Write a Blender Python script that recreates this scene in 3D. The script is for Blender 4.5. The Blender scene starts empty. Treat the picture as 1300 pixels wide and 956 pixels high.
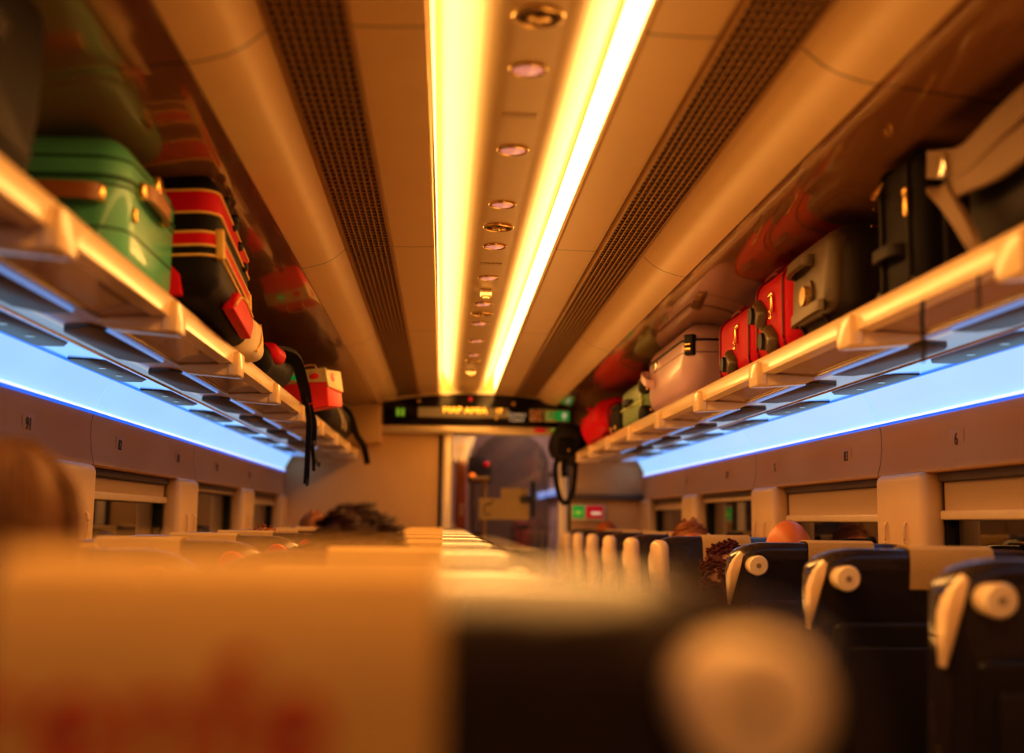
import bpy, bmesh, math, random
from mathutils import Vector, Matrix, noise
random.seed(7)
C = bpy.context.scene.collection
PI = math.pi
H = 1.24            # eye height above the floor
XC = 0.16           # middle of the carriage
D = 9.25            # end wall
YB = -3.2           # carriage reaches this far behind the camera
def hx(h, s): return XC + s*h

# ------------------------------------------------------------------ materials
MATS = {}
def mat(name, col, rough=.5, metal=0., emit=None, estr=0., var=.08, scale=18., bump=0., coat=0., spec=.5, sheen=0., stretch=None):
    if name in MATS: return MATS[name]
    m = bpy.data.materials.new(name); m.use_nodes = True
    nt = m.node_tree; n = nt.nodes; l = nt.links
    b = n['Principled BSDF']
    b.inputs['Roughness'].default_value = rough; b.inputs['Metallic'].default_value = metal
    b.inputs['Specular IOR Level'].default_value = spec
    b.inputs['Coat Weight'].default_value = coat
    b.inputs['Sheen Weight'].default_value = sheen
    tc = n.new('ShaderNodeTexCoord'); nz = n.new('ShaderNodeTexNoise')
    nz.inputs['Scale'].default_value = scale; nz.inputs['Detail'].default_value = 3
    src = tc.outputs['Object']
    if stretch:
        mp = n.new('ShaderNodeMapping'); mp.inputs['Scale'].default_value = stretch
        l.new(src, mp.inputs[0]); src = mp.outputs[0]
    l.new(src, nz.inputs['Vector'])
    mx = n.new('ShaderNodeMix'); mx.data_type = 'RGBA'
    mx.inputs[6].default_value = (*[c*(1-var) for c in col], 1)
    mx.inputs[7].default_value = (*[min(1, c*(1+var)) for c in col], 1)
    l.new(nz.outputs['Fac'], mx.inputs[0]); l.new(mx.outputs[2], b.inputs['Base Color'])
    if bump:
        bp = n.new('ShaderNodeBump'); bp.inputs['Strength'].default_value = bump; bp.inputs['Distance'].default_value = .004
        l.new(nz.outputs['Fac'], bp.inputs['Height']); l.new(bp.outputs[0], b.inputs['Normal'])
    if emit:
        b.inputs['Emission Color'].default_value = (*emit, 1); b.inputs['Emission Strength'].default_value = estr
    MATS[name] = m; return m

def seam_mat(name, col, rough, y0=2.27, period=1.93, spec=.5, coat=0., var=.05):
    """plastic panel with a dark joint across it at regular stations"""
    m = mat(name, col, rough, spec=spec, coat=coat, var=var, scale=6)
    nt = m.node_tree; n = nt.nodes; l = nt.links
    tc = n.new('ShaderNodeTexCoord'); sp = n.new('ShaderNodeSeparateXYZ'); l.new(tc.outputs['Object'], sp.inputs[0])
    def M(op, a, b_):
        q = n.new('ShaderNodeMath'); q.operation = op
        for i, v in enumerate((a, b_)):
            if isinstance(v, (int, float)): q.inputs[i].default_value = v
            else: l.new(v, q.inputs[i])
        return q.outputs[0]
    f = M('PINGPONG', M('SUBTRACT', sp.outputs[1], y0 - 40*period), period/2)
    k = M('LESS_THAN', f, .004)
    mx = n.new('ShaderNodeMix'); mx.data_type = 'RGBA'
    old = n['Principled BSDF'].inputs['Base Color'].links[0].from_socket
    l.new(k, mx.inputs[0]); l.new(old, mx.inputs[6]); mx.inputs[7].default_value = (*[c*.25 for c in col], 1)
    l.new(mx.outputs[2], n['Principled BSDF'].inputs['Base Color'])
    return m

def glass_mat(name, tint, mix, rough=.02):
    m = bpy.data.materials.new(name); m.use_nodes = True
    nt = m.node_tree; n = nt.nodes; l = nt.links
    for x in list(n): n.remove(x)
    o = n.new('ShaderNodeOutputMaterial'); t = n.new('ShaderNodeBsdfTransparent'); g = n.new('ShaderNodeBsdfGlossy')
    t.inputs[0].default_value = (*tint, 1); g.inputs['Roughness'].default_value = rough
    fr = n.new('ShaderNodeFresnel'); fr.inputs['IOR'].default_value = 1.5
    ad = n.new('ShaderNodeMath'); ad.operation = 'ADD'; ad.inputs[1].default_value = mix; ad.use_clamp = True
    l.new(fr.outputs[0], ad.inputs[0])
    s = n.new('ShaderNodeMixShader'); l.new(ad.outputs[0], s.inputs[0]); l.new(t.outputs[0], s.inputs[1]); l.new(g.outputs[0], s.inputs[2])
    l.new(s.outputs[0], o.inputs[0]); return m

CREAM = (.72, .60, .42)
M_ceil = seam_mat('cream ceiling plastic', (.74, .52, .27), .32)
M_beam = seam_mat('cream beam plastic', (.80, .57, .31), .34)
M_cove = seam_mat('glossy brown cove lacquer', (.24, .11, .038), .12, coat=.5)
M_vault = mat('ceiling vault plastic', (.68, .50, .28), .35, scale=5)
M_strip = mat('warm light strip', (1, .8, .4), .5, emit=(1, .60, .19), estr=5.6)
M_slot = mat('dark duct', (.03, .018, .012), .7)
M_grille = mat('bronze grille', (.46, .28, .11), .38, metal=.35)
M_wallup = seam_mat('cream wall panel', (.78, .45, .17), .42, y0=4.18, period=1.72)
M_wall = mat('cream wall plastic', (.64, .45, .26), .42, scale=5)
M_pillar = mat('pillar plastic', (.82, .56, .27), .38, scale=5)
M_endwall = mat('end wall laminate', (.74, .47, .20), .42, scale=4)
M_floor = mat('dark carpet', (.06, .045, .05), .95, bump=.4, scale=160)
M_dark = mat('black rubber', (.012, .011, .011), .55)
M_blackgl = mat('black gloss panel', (.012, .008, .008), .12)
M_shade = mat('roller shade cloth', (.62, .43, .23), .75, bump=.1, scale=90)
M_shadowed = mat('shadowed plastic', (.12, .085, .06), .5)  # dark tone stands in for the shadow on cassette and ledge
M_rail = mat('shade rail', (.82, .62, .36), .3)
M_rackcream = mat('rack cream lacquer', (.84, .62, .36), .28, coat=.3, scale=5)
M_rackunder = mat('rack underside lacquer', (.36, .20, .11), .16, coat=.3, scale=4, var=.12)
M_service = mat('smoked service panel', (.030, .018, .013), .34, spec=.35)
M_mirror = mat('polished trim', (.75, .72, .68), .12, metal=1.)
M_blueglow = mat('reflector with painted blue glow', (.45, .6, .8), .14, metal=.5, emit=(.16, .42, 1), estr=.55)  # emission stands in for blue light reflected under the rack
M_blue = mat('blue white diffuser', (.25, .42, .62), .4, emit=(.36, .69, 1), estr=.78)
M_bluefringe = mat('deep blue fringe glow', (.02, .1, .5), .3, emit=(.01, .16, 1), estr=.9)  # glow imitates the deep blue colour fringe along the strip light
M_whiteedge = mat('white lit edge', (.9, .9, .8), .3, emit=(.95, .95, .8), estr=.9)
M_alu = mat('aluminium frame', (.82, .68, .46), .3, metal=.25)
M_seat = mat('navy seat leatherette', (.026, .019, .020), .27, coat=.6, bump=.25, scale=70, spec=.5)
M_seat2 = mat('dark seat shell', (.022, .017, .016), .34, bump=.15, scale=60)
M_trim = mat('cream seat trim', (.80, .58, .33), .3, coat=.2)
M_cloth = mat('headrest cloth', (.56, .37, .14), .9, bump=.35, scale=140)
M_knob = mat('cream knob', (.86, .68, .44), .28)
M_knobhole = mat('knob socket', (.30, .22, .14), .5)
M_redknob = mat('red knob', (.6, .02, .03), .3)
M_redtext = mat('red printed lettering', (.42, .008, .02), .7)
M_ink = mat('grey printed mark', (.10, .06, .04), .7)
M_metal = mat('chrome', (.8, .75, .65), .15, metal=1.)
M_brass = mat('brass zipper', (.95, .62, .22), .25, metal=1.)
M_led = mat('amber LED', (1, .5, .05), .5, emit=(1, .36, .02), estr=3.2)
M_ledback = mat('LED matrix back', (.12, .07, .03), .35, emit=(.30, .14, .03), estr=.45)
M_white = mat('white printed lettering', (.85, .75, .6), .5, emit=(.9, .75, .5), estr=.35)
M_green = mat('exit green', (.01, .32, .06), .4, emit=(.01, .4, .06), estr=.35)
M_greenlamp = mat('green lamp', (.2, .45, .05), .35, emit=(.25, .5, .03), estr=.45)
M_red = mat('red lamp', (.5, .01, .02), .3, emit=(.6, .0, .02), estr=.28)
M_orangelamp = mat('orange lamp', (.8, .2, .02), .3, emit=(1, .2, .01), estr=1.5)
M_plate = mat('cream sign plate', (.78, .66, .44), .4)
M_pane = glass_mat('night window glass', (.55, .5, .5), .16)
M_doorglass = glass_mat('door glass', (.80, .72, .72), .03)
M_sticker = mat('frosted yellow sticker', (.30, .21, .09), .6)
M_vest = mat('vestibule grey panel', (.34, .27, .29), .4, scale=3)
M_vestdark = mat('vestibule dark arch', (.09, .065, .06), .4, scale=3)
M_orange = mat('orange vestibule post', (.50, .10, .03), .45)
M_maroon = mat('maroon box', (.16, .02, .02), .5)
M_yelpanel = mat('yellow vestibule light', (.8, .6, .25), .4, emit=(1, .56, .13), estr=1.1)
M_yelpost = mat('yellow handrail', (.62, .45, .12), .35)
M_lens = mat('downlight lens', (.7, .4, .38), .2, emit=(.8, .34, .28), estr=.45)
M_goldring = mat('gold ring', (.85, .60, .28), .25, metal=.8)

# ------------------------------------------------------------------ mesh builder
class MB:
    def __init__(s): s.bm = bmesh.new()
    def _add(s, b, mtx=None):
        if mtx is not None: bmesh.ops.transform(b, matrix=mtx, verts=b.verts)
        me = bpy.data.meshes.new('t'); b.to_mesh(me); b.free(); s.bm.from_mesh(me); bpy.data.meshes.remove(me)
        return s
    def box(s, c, d, bev=0., seg=3, rot=(0, 0, 0), cuts=0, jit=0., pin=None):
        b = bmesh.new(); bmesh.ops.create_cube(b, size=1)
        bmesh.ops.transform(b, matrix=Matrix.Diagonal((*d, 1)), verts=b.verts)
        if bev: bmesh.ops.bevel(b, geom=b.edges[:], offset=min(bev, min(d)*.49), segments=seg, affect='EDGES', profile=.5)
        if cuts: bmesh.ops.subdivide_edges(b, edges=[e for e in b.edges if e.calc_length() > .06], cuts=cuts, use_grid_fill=True)
        if pin: 
            for v in b.verts: v.co = pin(v.co.copy())
        if jit:
            for v in b.verts:
                v.co += noise.noise_vector(v.co*7 + Vector((c[0]*3, c[1], 0)))*jit
        from mathutils import Euler
        return s._add(b, Matrix.Translation(c) @ Euler(rot).to_matrix().to_4x4())
    def cyl(s, p0, p1, r0, r1=None, seg=20):
        r1 = r0 if r1 is None else r1; p0 = Vector(p0); p1 = Vector(p1); ax = p1-p0
        b = bmesh.new(); bmesh.ops.create_cone(b, cap_ends=True, segments=seg, radius1=r0, radius2=r1, depth=ax.length)
        return s._add(b, Matrix.Translation((p0+p1)/2) @ ax.to_track_quat('Z', 'Y').to_matrix().to_4x4())
    def ball(s, c, sc, u=20, v=14, jit=0., fr=4., rot=(0, 0, 0)):
        from mathutils import Euler
        b = bmesh.new(); bmesh.ops.create_uvsphere(b, u_segments=u, v_segments=v, radius=1)
        bmesh.ops.transform(b, matrix=Matrix.Diagonal((*sc, 1)), verts=b.verts)
        if jit:
            for q in b.verts: q.co *= 1 + jit*noise.noise(q.co*fr*10 + Vector(c)*3)
        return s._add(b, Matrix.Translation(c) @ Euler(rot).to_matrix().to_4x4())
    def tube(s, pts, r, seg=8, flat=None, closed=False):
        """round tube, or a flat strap when flat=(width, thickness, widthdir)"""
        P = [Vector(p) for p in pts]; n = len(P); b = bmesh.new(); rings = []
        for i, p in enumerate(P):
            if closed: t = (P[(i+1) % n]-P[i-1]).normalized()
            else: t = (P[min(i+1, n-1)]-P[max(i-1, 0)]).normalized()
            if flat: u = Vector(flat[2]); u = (u - u.dot(t)*t); u = u.normalized() if u.length > 1e-5 else t.orthogonal().normalized()
            else:
                u = Vector((0, 0, 1)); u = u-u.dot(t)*t
                u = u.normalized() if u.length > .05 else t.orthogonal().normalized()
            w = t.cross(u)
            if flat:
                a, c = flat[0]/2, flat[1]/2
                ring = [b.verts.new(p+u*x*a+w*y*c) for x, y in ((-1, -1), (1, -1), (1, 1), (-1, 1))]
            else: ring = [b.verts.new(p+(u*math.cos(k*2*PI/seg)+w*math.sin(k*2*PI/seg))*r) for k in range(seg)]
            rings.append(ring)
        m = len(rings[0])
        for i in range(n if closed else n-1):
            A, B = rings[i], rings[(i+1) % n]
            for k in range(m): b.faces.new((A[k], A[(k+1) % m], B[(k+1) % m], B[k]))
        if not closed:
            b.faces.new(rings[0][::-1]); b.faces.new(rings[-1])
        return s._add(b)
    def prism(s, poly, lo, hi, axis='Y', bev=0., seg=3):
        """closed polygon swept along an axis: Y takes (x,z), X takes (y,z), Z takes (x,y)"""
        b = bmesh.new()
        f = {'Y': lambda p, t: (p[0], t, p[1]), 'X': lambda p, t: (t, p[0], p[1]), 'Z': lambda p, t: (p[0], p[1], t)}[axis]
        A = [b.verts.new(f(p, lo)) for p in poly]; B = [b.verts.new(f(p, hi)) for p in poly]; n = len(poly)
        fa = b.faces.new(A); fb = b.faces.new(B[::-1])
        for i in range(n): b.faces.new((A[i], B[i], B[(i+1) % n], A[(i+1) % n]))
        bmesh.ops.recalc_face_normals(b, faces=b.faces)
        if bev:
            cap = [e for e in b.edges if len(e.link_faces) == 2 and (fa in e.link_faces or fb in e.link_faces)]
            bmesh.ops.bevel(b, geom=cap, offset=bev, segments=seg, affect='EDGES', profile=.5)
        return s._add(b)
    def sheet(s, pts, lo, hi, th=.012, out=(0, 1)):
        """open profile of (x,z) swept along Y and given a thickness away from the room"""
        n = len(pts); off = []
        for i in range(n):
            a = Vector(pts[max(i-1, 0)]); c = Vector(pts[min(i+1, n-1)]); t = (c-a).normalized(); nn = Vector((-t.y, t.x))
            if nn.dot(Vector(out)) < 0: nn = -nn
            off.append(Vector(pts[i])+nn*th)
        return s.prism([tuple(p) for p in pts]+[tuple(p) for p in off[::-1]], lo, hi)
    def build(s, name, m, parent=None, smooth=True, loc=None, rot=None):
        me = bpy.data.meshes.new(name); bmesh.ops.recalc_face_normals(s.bm, faces=s.bm.faces); s.bm.to_mesh(me); s.bm.free()
        me.materials.append(m)
        if smooth and len(me.polygons): me.polygons.foreach_set('use_smooth', [True]*len(me.polygons)); me.set_sharp_from_angle(angle=.7)
        o = bpy.data.objects.new(name, me); C.objects.link(o)
        if parent: o.parent = parent
        if loc: o.location = loc
        if rot: o.rotation_euler = rot
        return o

def smoothpath(pts, n=6):
    P = [Vector(p) for p in pts]; out = []
    for i in range(len(P)-1):
        p0, p1, p2, p3 = P[max(i-1, 0)], P[i], P[i+1], P[min(i+2, len(P)-1)]
        for k in range(n):
            t = k/n
            out.append(.5*((2*p1)+(p2-p0)*t+(2*p0-5*p1+4*p2-p3)*t*t+(3*p1-p0-3*p2+p3)*t**3))
    out.append(P[-1]); return out
def rrect(w, d, r, n=6):
    pts = []
    for sx, sy, a0 in ((1, 1, 0), (-1, 1, 90), (-1, -1, 180), (1, -1, 270)):
        for k in range(n+1):
            a = math.radians(a0+90*k/n); pts.append((sx*(w/2-r)+r*math.cos(a), sy*(d/2-r)+r*math.sin(a)))
    return pts
def tag(o, label=None, cat=None, group=None, kind=None):
    if label: o['label'] = label
    if cat: o['category'] = cat
    if group: o['group'] = group
    if kind: o['kind'] = kind
    return o
def thing(name, label, cat, loc=(0, 0, 0), rot=(0, 0, 0), group=None, kind=None):
    o = bpy.data.objects.new(name, None); C.objects.link(o); o.location = loc; o.rotation_euler = rot
    o.empty_display_size = .1
    return tag(o, label, cat, group, kind)
def struct(name, mb, m, parent=None, **k):
    o = mb.build(name, m, parent, **k)
    if parent is None: o['kind'] = 'structure'
    return o
def kids(o): return [c for c in C.objects if c.parent == o]
def dup(root, loc, rot=(0, 0, 0), label=None, group=None):
    def cp(o, par):
        c = o.copy(); C.objects.link(c); c.parent = par
        for ch in list(o.children): cp(ch, c)
        return c
    r = cp(root, None); r.location = loc; r.rotation_euler = rot
    if label: r['label'] = label
    if group: r['group'] = group
    return r
def text(body, size, m, parent, loc, rot=(PI/2, 0, 0), name='lettering', ext=.0008, sx=1., align='CENTER'):
    cu = bpy.data.curves.new(name, 'FONT'); cu.body = body; cu.size = size; cu.extrude = ext
    cu.align_x = align; cu.align_y = 'CENTER'; cu.materials.append(m)
    tmp = bpy.data.objects.new('tmp', cu); C.objects.link(tmp); bpy.context.view_layer.update()
    me = bpy.data.meshes.new_from_object(tmp.evaluated_get(bpy.context.evaluated_depsgraph_get()))
    bpy.data.objects.remove(tmp); bpy.data.curves.remove(cu)
    if not me.materials: me.materials.append(m)
    o = bpy.data.objects.new(name, me); C.objects.link(o); o.parent = parent; o.location = loc; o.rotation_euler = rot; o.scale = (sx, 1, 1)
    return o

# ------------------------------------------------------------------ the carriage shell
struct('floor', MB().box((XC, (YB+12)/2, -.025), (3.2, 12-YB, .05)), M_floor, smooth=False)

def sym(h, z, s): return (hx(h, s), H+z)
ceil = thing('ceiling', None, None, kind='structure')
# the raised vault between the strips
vp = []
for k in range(-14, 15):
    h = abs(k)/14*.185; z = .92 if h < .045 else .92+.155*((h-.045)/.14)**1.9
    vp.append((XC+math.copysign(h, k), H+z))
MB().sheet(vp, YB, D, .012).build('ceiling_panel', M_vault, ceil)
for s in (-1, 1):
    MB().sheet([sym(.205, 1.085, s), sym(.207, .925, s), sym(.212, .918, s), sym(.28, .915, s), sym(.345, .915, s), sym(.352, .922, s)], YB, D, .01).build('ceiling_panel', M_ceil, ceil)
    MB().sheet([sym(.496, .915, s), sym(.505, .903, s), sym(.525, .885, s), sym(.545, .868, s), sym(.575, .852, s), sym(.62, .838, s), sym(.650, .832, s), sym(.655, .836, s)], YB, D, .012).build('beam_panel', M_beam, ceil)
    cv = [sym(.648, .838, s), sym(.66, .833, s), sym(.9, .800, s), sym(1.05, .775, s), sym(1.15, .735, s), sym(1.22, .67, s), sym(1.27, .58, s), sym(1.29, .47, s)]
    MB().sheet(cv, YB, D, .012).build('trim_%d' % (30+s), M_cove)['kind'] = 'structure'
    MB().sheet([sym(.18, 1.09, s), sym(.215, 1.09, s)], YB, D, .01).build('ceiling_panel', M_vault, ceil)
MB().box((XC, (YB+D)/2, H+1.14), (1.6, D-YB, .02)).build('roof_skin', M_dark, ceil)

for s, side in ((-1, 'left'), (1, 'right')):
    t = thing('ceiling_light', f'long warm yellow light strip, the {"left" if s<0 else "right"} of the two along the ceiling', 'light strip', (hx(.2, s), 0, H+1.0))
    MB().prism([(0, -.072), (s*.003, -.072), (s*.003, .075), (0, .075)], YB, D-.02).build('diffuser', M_strip, t)
    MB().box((s*.002, D/2, -.074), (.008, D-.05, .004)).build('retaining_lip', M_alu, t)
    g = thing('air_grille', f'dark bronze perforated air grille along the {side} side of the ceiling', 'grille', (hx(.424, s), 0, H+.905))
    q = MB()
    for k in range(9): q.box((-.07+k*.0175, (YB+D)/2, -.002), (.0046, D-YB, .012))
    y = YB+.02
    while y < D-.02:
        q.box((0, y, .003), (.142, .010, .006)); y += .040
    q.build('grille_mesh', M_grille, g, smooth=False)
    MB().box((0, (YB+D)/2, .022), (.150, D-YB, .01)).build('duct_backing', M_slot, g)
    e = MB(); e.box((-.0755*1, (YB+D)/2, -.001), (.005, D-YB, .018)); e.box((.0755, (YB+D)/2, -.001), (.005, D-YB, .018)); e.build('grille_frame', M_grille, g)

# things along the middle of the vault
def downlight(y, label):
    t = thing('downlight', label, 'downlight', (XC-.003, y, H+.92), group='small round lights along the ceiling')
    q = MB(); pts = [(math.cos(a)*.036, math.sin(a)*.036, -.002) for a in [k*2*PI/28 for k in range(28)]]
    q.tube(pts, .005, closed=True); q.build('ring', M_goldring, t)
    MB().ball((0, 0, 0), (.033, .033, .011)).build('lens', M_lens, t)
    return t
def spot(y, label):
    t = thing('ceiling_spotlight', label, 'spotlight', (XC-.003, y, H+.92))
    q = MB(); q.tube([(math.cos(k*2*PI/28)*.043, math.sin(k*2*PI/28)*.043, -.003) for k in range(28)], .006, closed=True); q.build('ring', M_goldring, t)
    MB().cyl((0, 0, -.004), (0, 0, .004), .039).build('recess', M_slot, t)
    q = MB(); q.cyl((-.012, -.004, -.012), (-.012, -.004, .002), .009, .012); q.cyl((.014, -.004, -.012), (.014, -.004, .002), .009, .012); q.ball((0, .006, -.006), (.012, .012, .008)); q.build('bulb', M_goldring, t)
dl = [2.48, 3.05, 3.60, 4.17, 4.73, 5.32, 5.86, 6.44, 7.0]
names = ['nearest', 'second nearest', 'third nearest', 'fourth nearest', 'fifth nearest', 'sixth nearest', 'seventh nearest', 'second farthest', 'farthest']
for y, nm in zip(dl, names): downlight(y, f'small round pink-white downlight in the ceiling, {nm} of its row')
spot(2.20, 'gold ringed ceiling spotlight with an open socket, at the top edge of the photo')
spot(3.885, 'gold ringed ceiling spotlight with an open socket, at the ceiling joint halfway along')
spot(5.57, 'small gold ringed ceiling spotlight farther down the carriage')
for y, nm in ((2.78, 'near'), (4.47, 'farther')):
    t = thing('speaker_vent', f'{nm} row of small slots let into the ceiling between two downlights', 'vent', (XC-.004, y, H+.918))
    q = MB()
    for k in range(9): q.box((-.036+k*.009, 0, 0), (.004, .03, .003))
    q.build('slots', M_grille, t)
for y, w, nm in ((5.0, .045, 'nearer'), (7.75, .055, 'farther')):
    t = thing('smoke_detector', f'{nm} small square yellow box hanging from the ceiling', 'detector', (XC-.004, y, H+.92))
    MB().box((0, 0, -.014), (w, .05, .03), .006).build('housing', M_plate, t)
    MB().cyl((0, 0, -.034), (0, 0, -.028), .012).build('sensor', M_goldring, t)
t = thing('ceiling_sensor', 'thin gold bar sensor on the ceiling before the farther yellow box', 'sensor', (XC-.004, 7.25, H+.92))
q = MB(); q.box((0, 0, -.006), (.085, .03, .012), .004); q.build('housing', M_goldring, t)
q = MB(); [q.cyl((x, 0, -.016), (x, 0, -.010), .010) for x in (-.025, .025)]; q.build('sensor_eye', M_slot, t)

# walls
WIN = [(.71, 2.03), (2.43, 3.75), (4.15, 5.47), (5.87, 7.20), (7.60, 8.92)]
PIL = [(.31, .71), (2.03, 2.43), (3.75, 4.15), (5.47, 5.87), (7.20, 7.60), (8.92, D)]
raildz = {-1: [.03, -.02, .055, .125, .085], 1: [.02, .02, .012, .115, .085]}
nw = 0; nt_ = 0
for s, side in ((-1, 'left'), (1, 'right')):
    w = thing(f'wall_{side}', None, None, kind='structure')
    MB().sheet([sym(1.305, .335, s), sym(1.312, .30, s), sym(1.312, .25, s), sym(1.305, .20, s), sym(1.296, .165, s), sym(1.30, .160, s), sym(1.345, .158, s)], YB, D, .012, out=(s, .3)).build('upper_panel', M_wallup, w)
    MB().box((hx(1.33, s), (YB+D)/2, (H-.44)/2), (.06, D-YB, H-.44), .01).build('lower_panel', M_wall, w)
    MB().box((hx(1.315, s), (YB+D)/2, H-.43), (.11, D-YB, .03), .012).build('sill_panel', M_pillar, w)
    MB().box((hx(1.395, s), (YB+D)/2, H), (.02, D-YB, 2.5)).build('outer_skin', M_dark, w).location = (0, 0, 0)
    for i, (a, b) in enumerate([(YB, .31)]+PIL):
        nt_ += 1
        wd = b-a
        p = MB(); p.box((hx(1.315, s), (a+b)/2, H-.13), (.085, wd, .59), .028, 4)
        o = struct(f'trim_{nt_}', p, M_pillar)
        if 1 < i < 7 and wd < .5:
            for dy in (-.085, .085):
                h = MB(); h.tube(smoothpath([(hx(1.272, s), (a+b)/2+dy, H+.01), (hx(1.264, s), (a+b)/2+dy, H-.005), (hx(1.264, s), (a+b)/2+dy, H-.06), (hx(1.272, s), (a+b)/2+dy, H-.075)]), .0045); h.build('pull_handle', M_trim, o)
    for i, (a, b) in enumerate(WIN):
        nw += 1
        wn = thing(f'window_{nw}', None, None, kind='structure', loc=(hx(1.345, s), (a+b)/2, H))
        W = b-a
        MB().box((s*.026, 0, -.13), (.006, W+.02, .60)).build('pane', M_pane, wn)
        fr = MB()
        for z in (-.415, .155): fr.box((s*.02, 0, z), (.025, W, .018))
        for y in (-W/2+.006, W/2-.006): fr.box((s*.02, y, -.13), (.03, .012, .57))
        fr.build('frame', M_dark, wn)
        rz = raildz[s][i]
        bl = MB().box((0, 0, (rz+.13)/2), (.004, W-.03, max(.13-rz, .02))).build('roller_shade', M_shade, wn)
        MB().box((-s*.004, 0, .145), (.03, W-.012, .026), .004).build('shade_cassette', M_shadowed, bl)  # shadow at the top of the shade is put into its colour
        MB().box((-s*.006, 0, rz+.012), (.022, W-.022, .028), .006).build('shade_rail', M_rail, bl)

# end wall with the doorway
we = thing('wall_far', None, None, kind='structure')
q = MB(); q.box((-.5885, D+.03, 1.15), (1.153, .06, 2.3)); q.build('wall_panel', M_endwall, we)
q = MB(); q.box((1.205, D+.03, 1.15), (.59, .06, 2.3)); q.build('wall_panel', M_endwall, we)
MB().box((.449, D+.03, 2.13), (.922, .06, .46)).build('wall_panel', M_endwall, we)
MB().box((-.59, D-.06, H+.685), (.27, .12, .29), .012).build('corner_box', M_endwall, we)
MB().box((1.19, D-.03, H+.175), (.55, .06, .045), .01).build('shadowed_ledge', M_shadowed, we)  # dark strip stands for the shadow at the ledge
MB().box((-.03, D-.004, 1.1), (.012, .012, 1.5)).build('joint_strip', M_dark, we)
struct('wall_near', MB().box((XC, YB-.03, 1.2), (2.9, .06, 2.5)), M_endwall)

dr = thing('door_1', None, None, kind='structure', loc=(0, D, 0))
q = MB()
q.box((.025, -.012, .94), (.075, .05, 1.88), .012); q.box((.875, -.012, .94), (.07, .05, 1.88), .012)
q.build('frame', M_alu, dr)
MB().box((-.022, -.012, .94), (.012, .03, 1.88)).build('gasket', M_dark, dr)
MB().box((.915, -.012, .94), (.010, .03, 1.88)).build('gasket', M_dark, dr)
MB().box((.45, .03, 1.0), (.78, .008, 1.75)).build('pane', M_doorglass, dr)
st = MB().box((.445, .022, 1.325), (.365, .004, .155)).build('sticker', M_sticker, dr)
q = MB(); q.tube([(.33+.030*math.cos(a), .018, 1.322+.040*math.sin(a)) for a in [k*2*PI/24 for k in range(3, 22)]], .005); q.tube([(.345, .018, 1.36), (.37, .018, 1.385), (.35, .018, 1.395)], .004); q.build('pictogram', M_ink, st)
MB().box((.52, .022, 1.44), (.20, .004, .07)).build('upper_sticker', M_sticker, dr)
q = MB(); q.box((.655, -.01, 1.40), (.030, .03, .26), .01); q.box((.60, -.002, 1.395), (.075, .02, .05), .008); q.build('handle', M_dark, dr)

# lintel over the door with the sign board
sg = thing('information_sign', 'black information display with curved top above the carriage door', 'sign', (0, D-.055, 0))
top = [(-.44+1.37*k/16, 2.085+.068*(1-((k-8)/8)**2)) for k in range(17)]
MB().prism([(-.44, 1.925)]+top+[(.93, 1.915)], -.02, .05, bev=.006).build('display_board', M_blackgl, sg)
MB().prism([(p[0], p[1]) for p in top]+[(p[0], p[1]+.022) for p in top[::-1]], -.025, .05).build('top_trim', M_alu, sg)
MB().box((.245, -.005, 1.888), (1.42, .07, .060), .02).build('lower_beam', M_alu, sg)
lb = MB().box((.135, -.022, 2.015), (.66, .004, .072)).build('led_screen', M_ledback, sg)
text('MAP', .062, M_led, lb, (.055, -.026, 2.033), sx=1.15); text('AMIA', .062, M_led, lb, (.225, -.026, 2.030), sx=1.15)
text('17', .05, M_led, lb, (.395, -.026, 2.030)); text(':', .05, M_led, lb, (.375, -.026, 1.985))
text('Camara', .045, M_white, sg, (.525, -.024, 2.008), sx=.95); text('Coach', .045, M_white, sg, (.525, -.024, 1.972), sx=.95)
q = MB(); q.box((-.34, -.022, 2.012), (.024, .004, .058)); q.box((-.305, -.022, 2.012), (.024, .004, .058)); q.build('green_indicator', M_greenlamp, sg)
q = MB(); q.cyl((-.19, -.03, 2.095), (-.19, -.018, 2.095), .014); q.cyl((.50, -.03, 2.085), (.50, -.018, 2.085), .014); q.build('fixing', M_goldring, sg)
MB().cyl((.185, -.03, 2.115), (.185, -.018, 2.115), .014).build('red_light', M_red, sg)
pl = MB().box((.667, -.022, 2.005), (.092, .005, .088), .006).build('no_smoking_plate', M_plate, sg)
q = MB(); q.tube([(.667+.034*math.cos(k*2*PI/24), -.026, 2.005+.034*math.sin(k*2*PI/24)) for k in range(24)], .005, closed=True); q.tube([(.643, -.026, 2.029), (.691, -.026, 1.981)], .005); q.build('pictogram', M_redtext, pl)
MB().box((.667, -.0255, 2.005), (.045, .002, .008)).build('cigarette_mark', M_ink, pl)
ex = MB().box((.822, -.022, 2.003), (.19, .005, .092), .004).build('exit_plate', M_plate, sg)
MB().box((.857, -.026, 2.003), (.105, .003, .070)).build('green_field', M_green, ex)
q = MB(); q.prism([(.865, 1.975), (.881, 1.975), (.881, 2.0), (.900, 2.0), (.873, 2.033), (.846, 2.0), (.865, 2.0)], -.030, -.027); q.build('arrow', M_white, ex)
q = MB(); q.ball((.772, -.026, 2.03), (.008, .003, .008)); q.tube([(.772, -.026, 2.02), (.768, -.026, 2.0), (.758, -.026, 1.985), (.752, -.026, 1.972)], .006); q.tube([(.768, -.026, 2.0), (.782, -.026, 1.99), (.782, -.026, 1.974)], .005); q.tube([(.756, -.026, 2.01), (.772, -.026, 2.015), (.786, -.026, 2.006)], .004); q.build('running_figure', M_green, ex)
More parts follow.
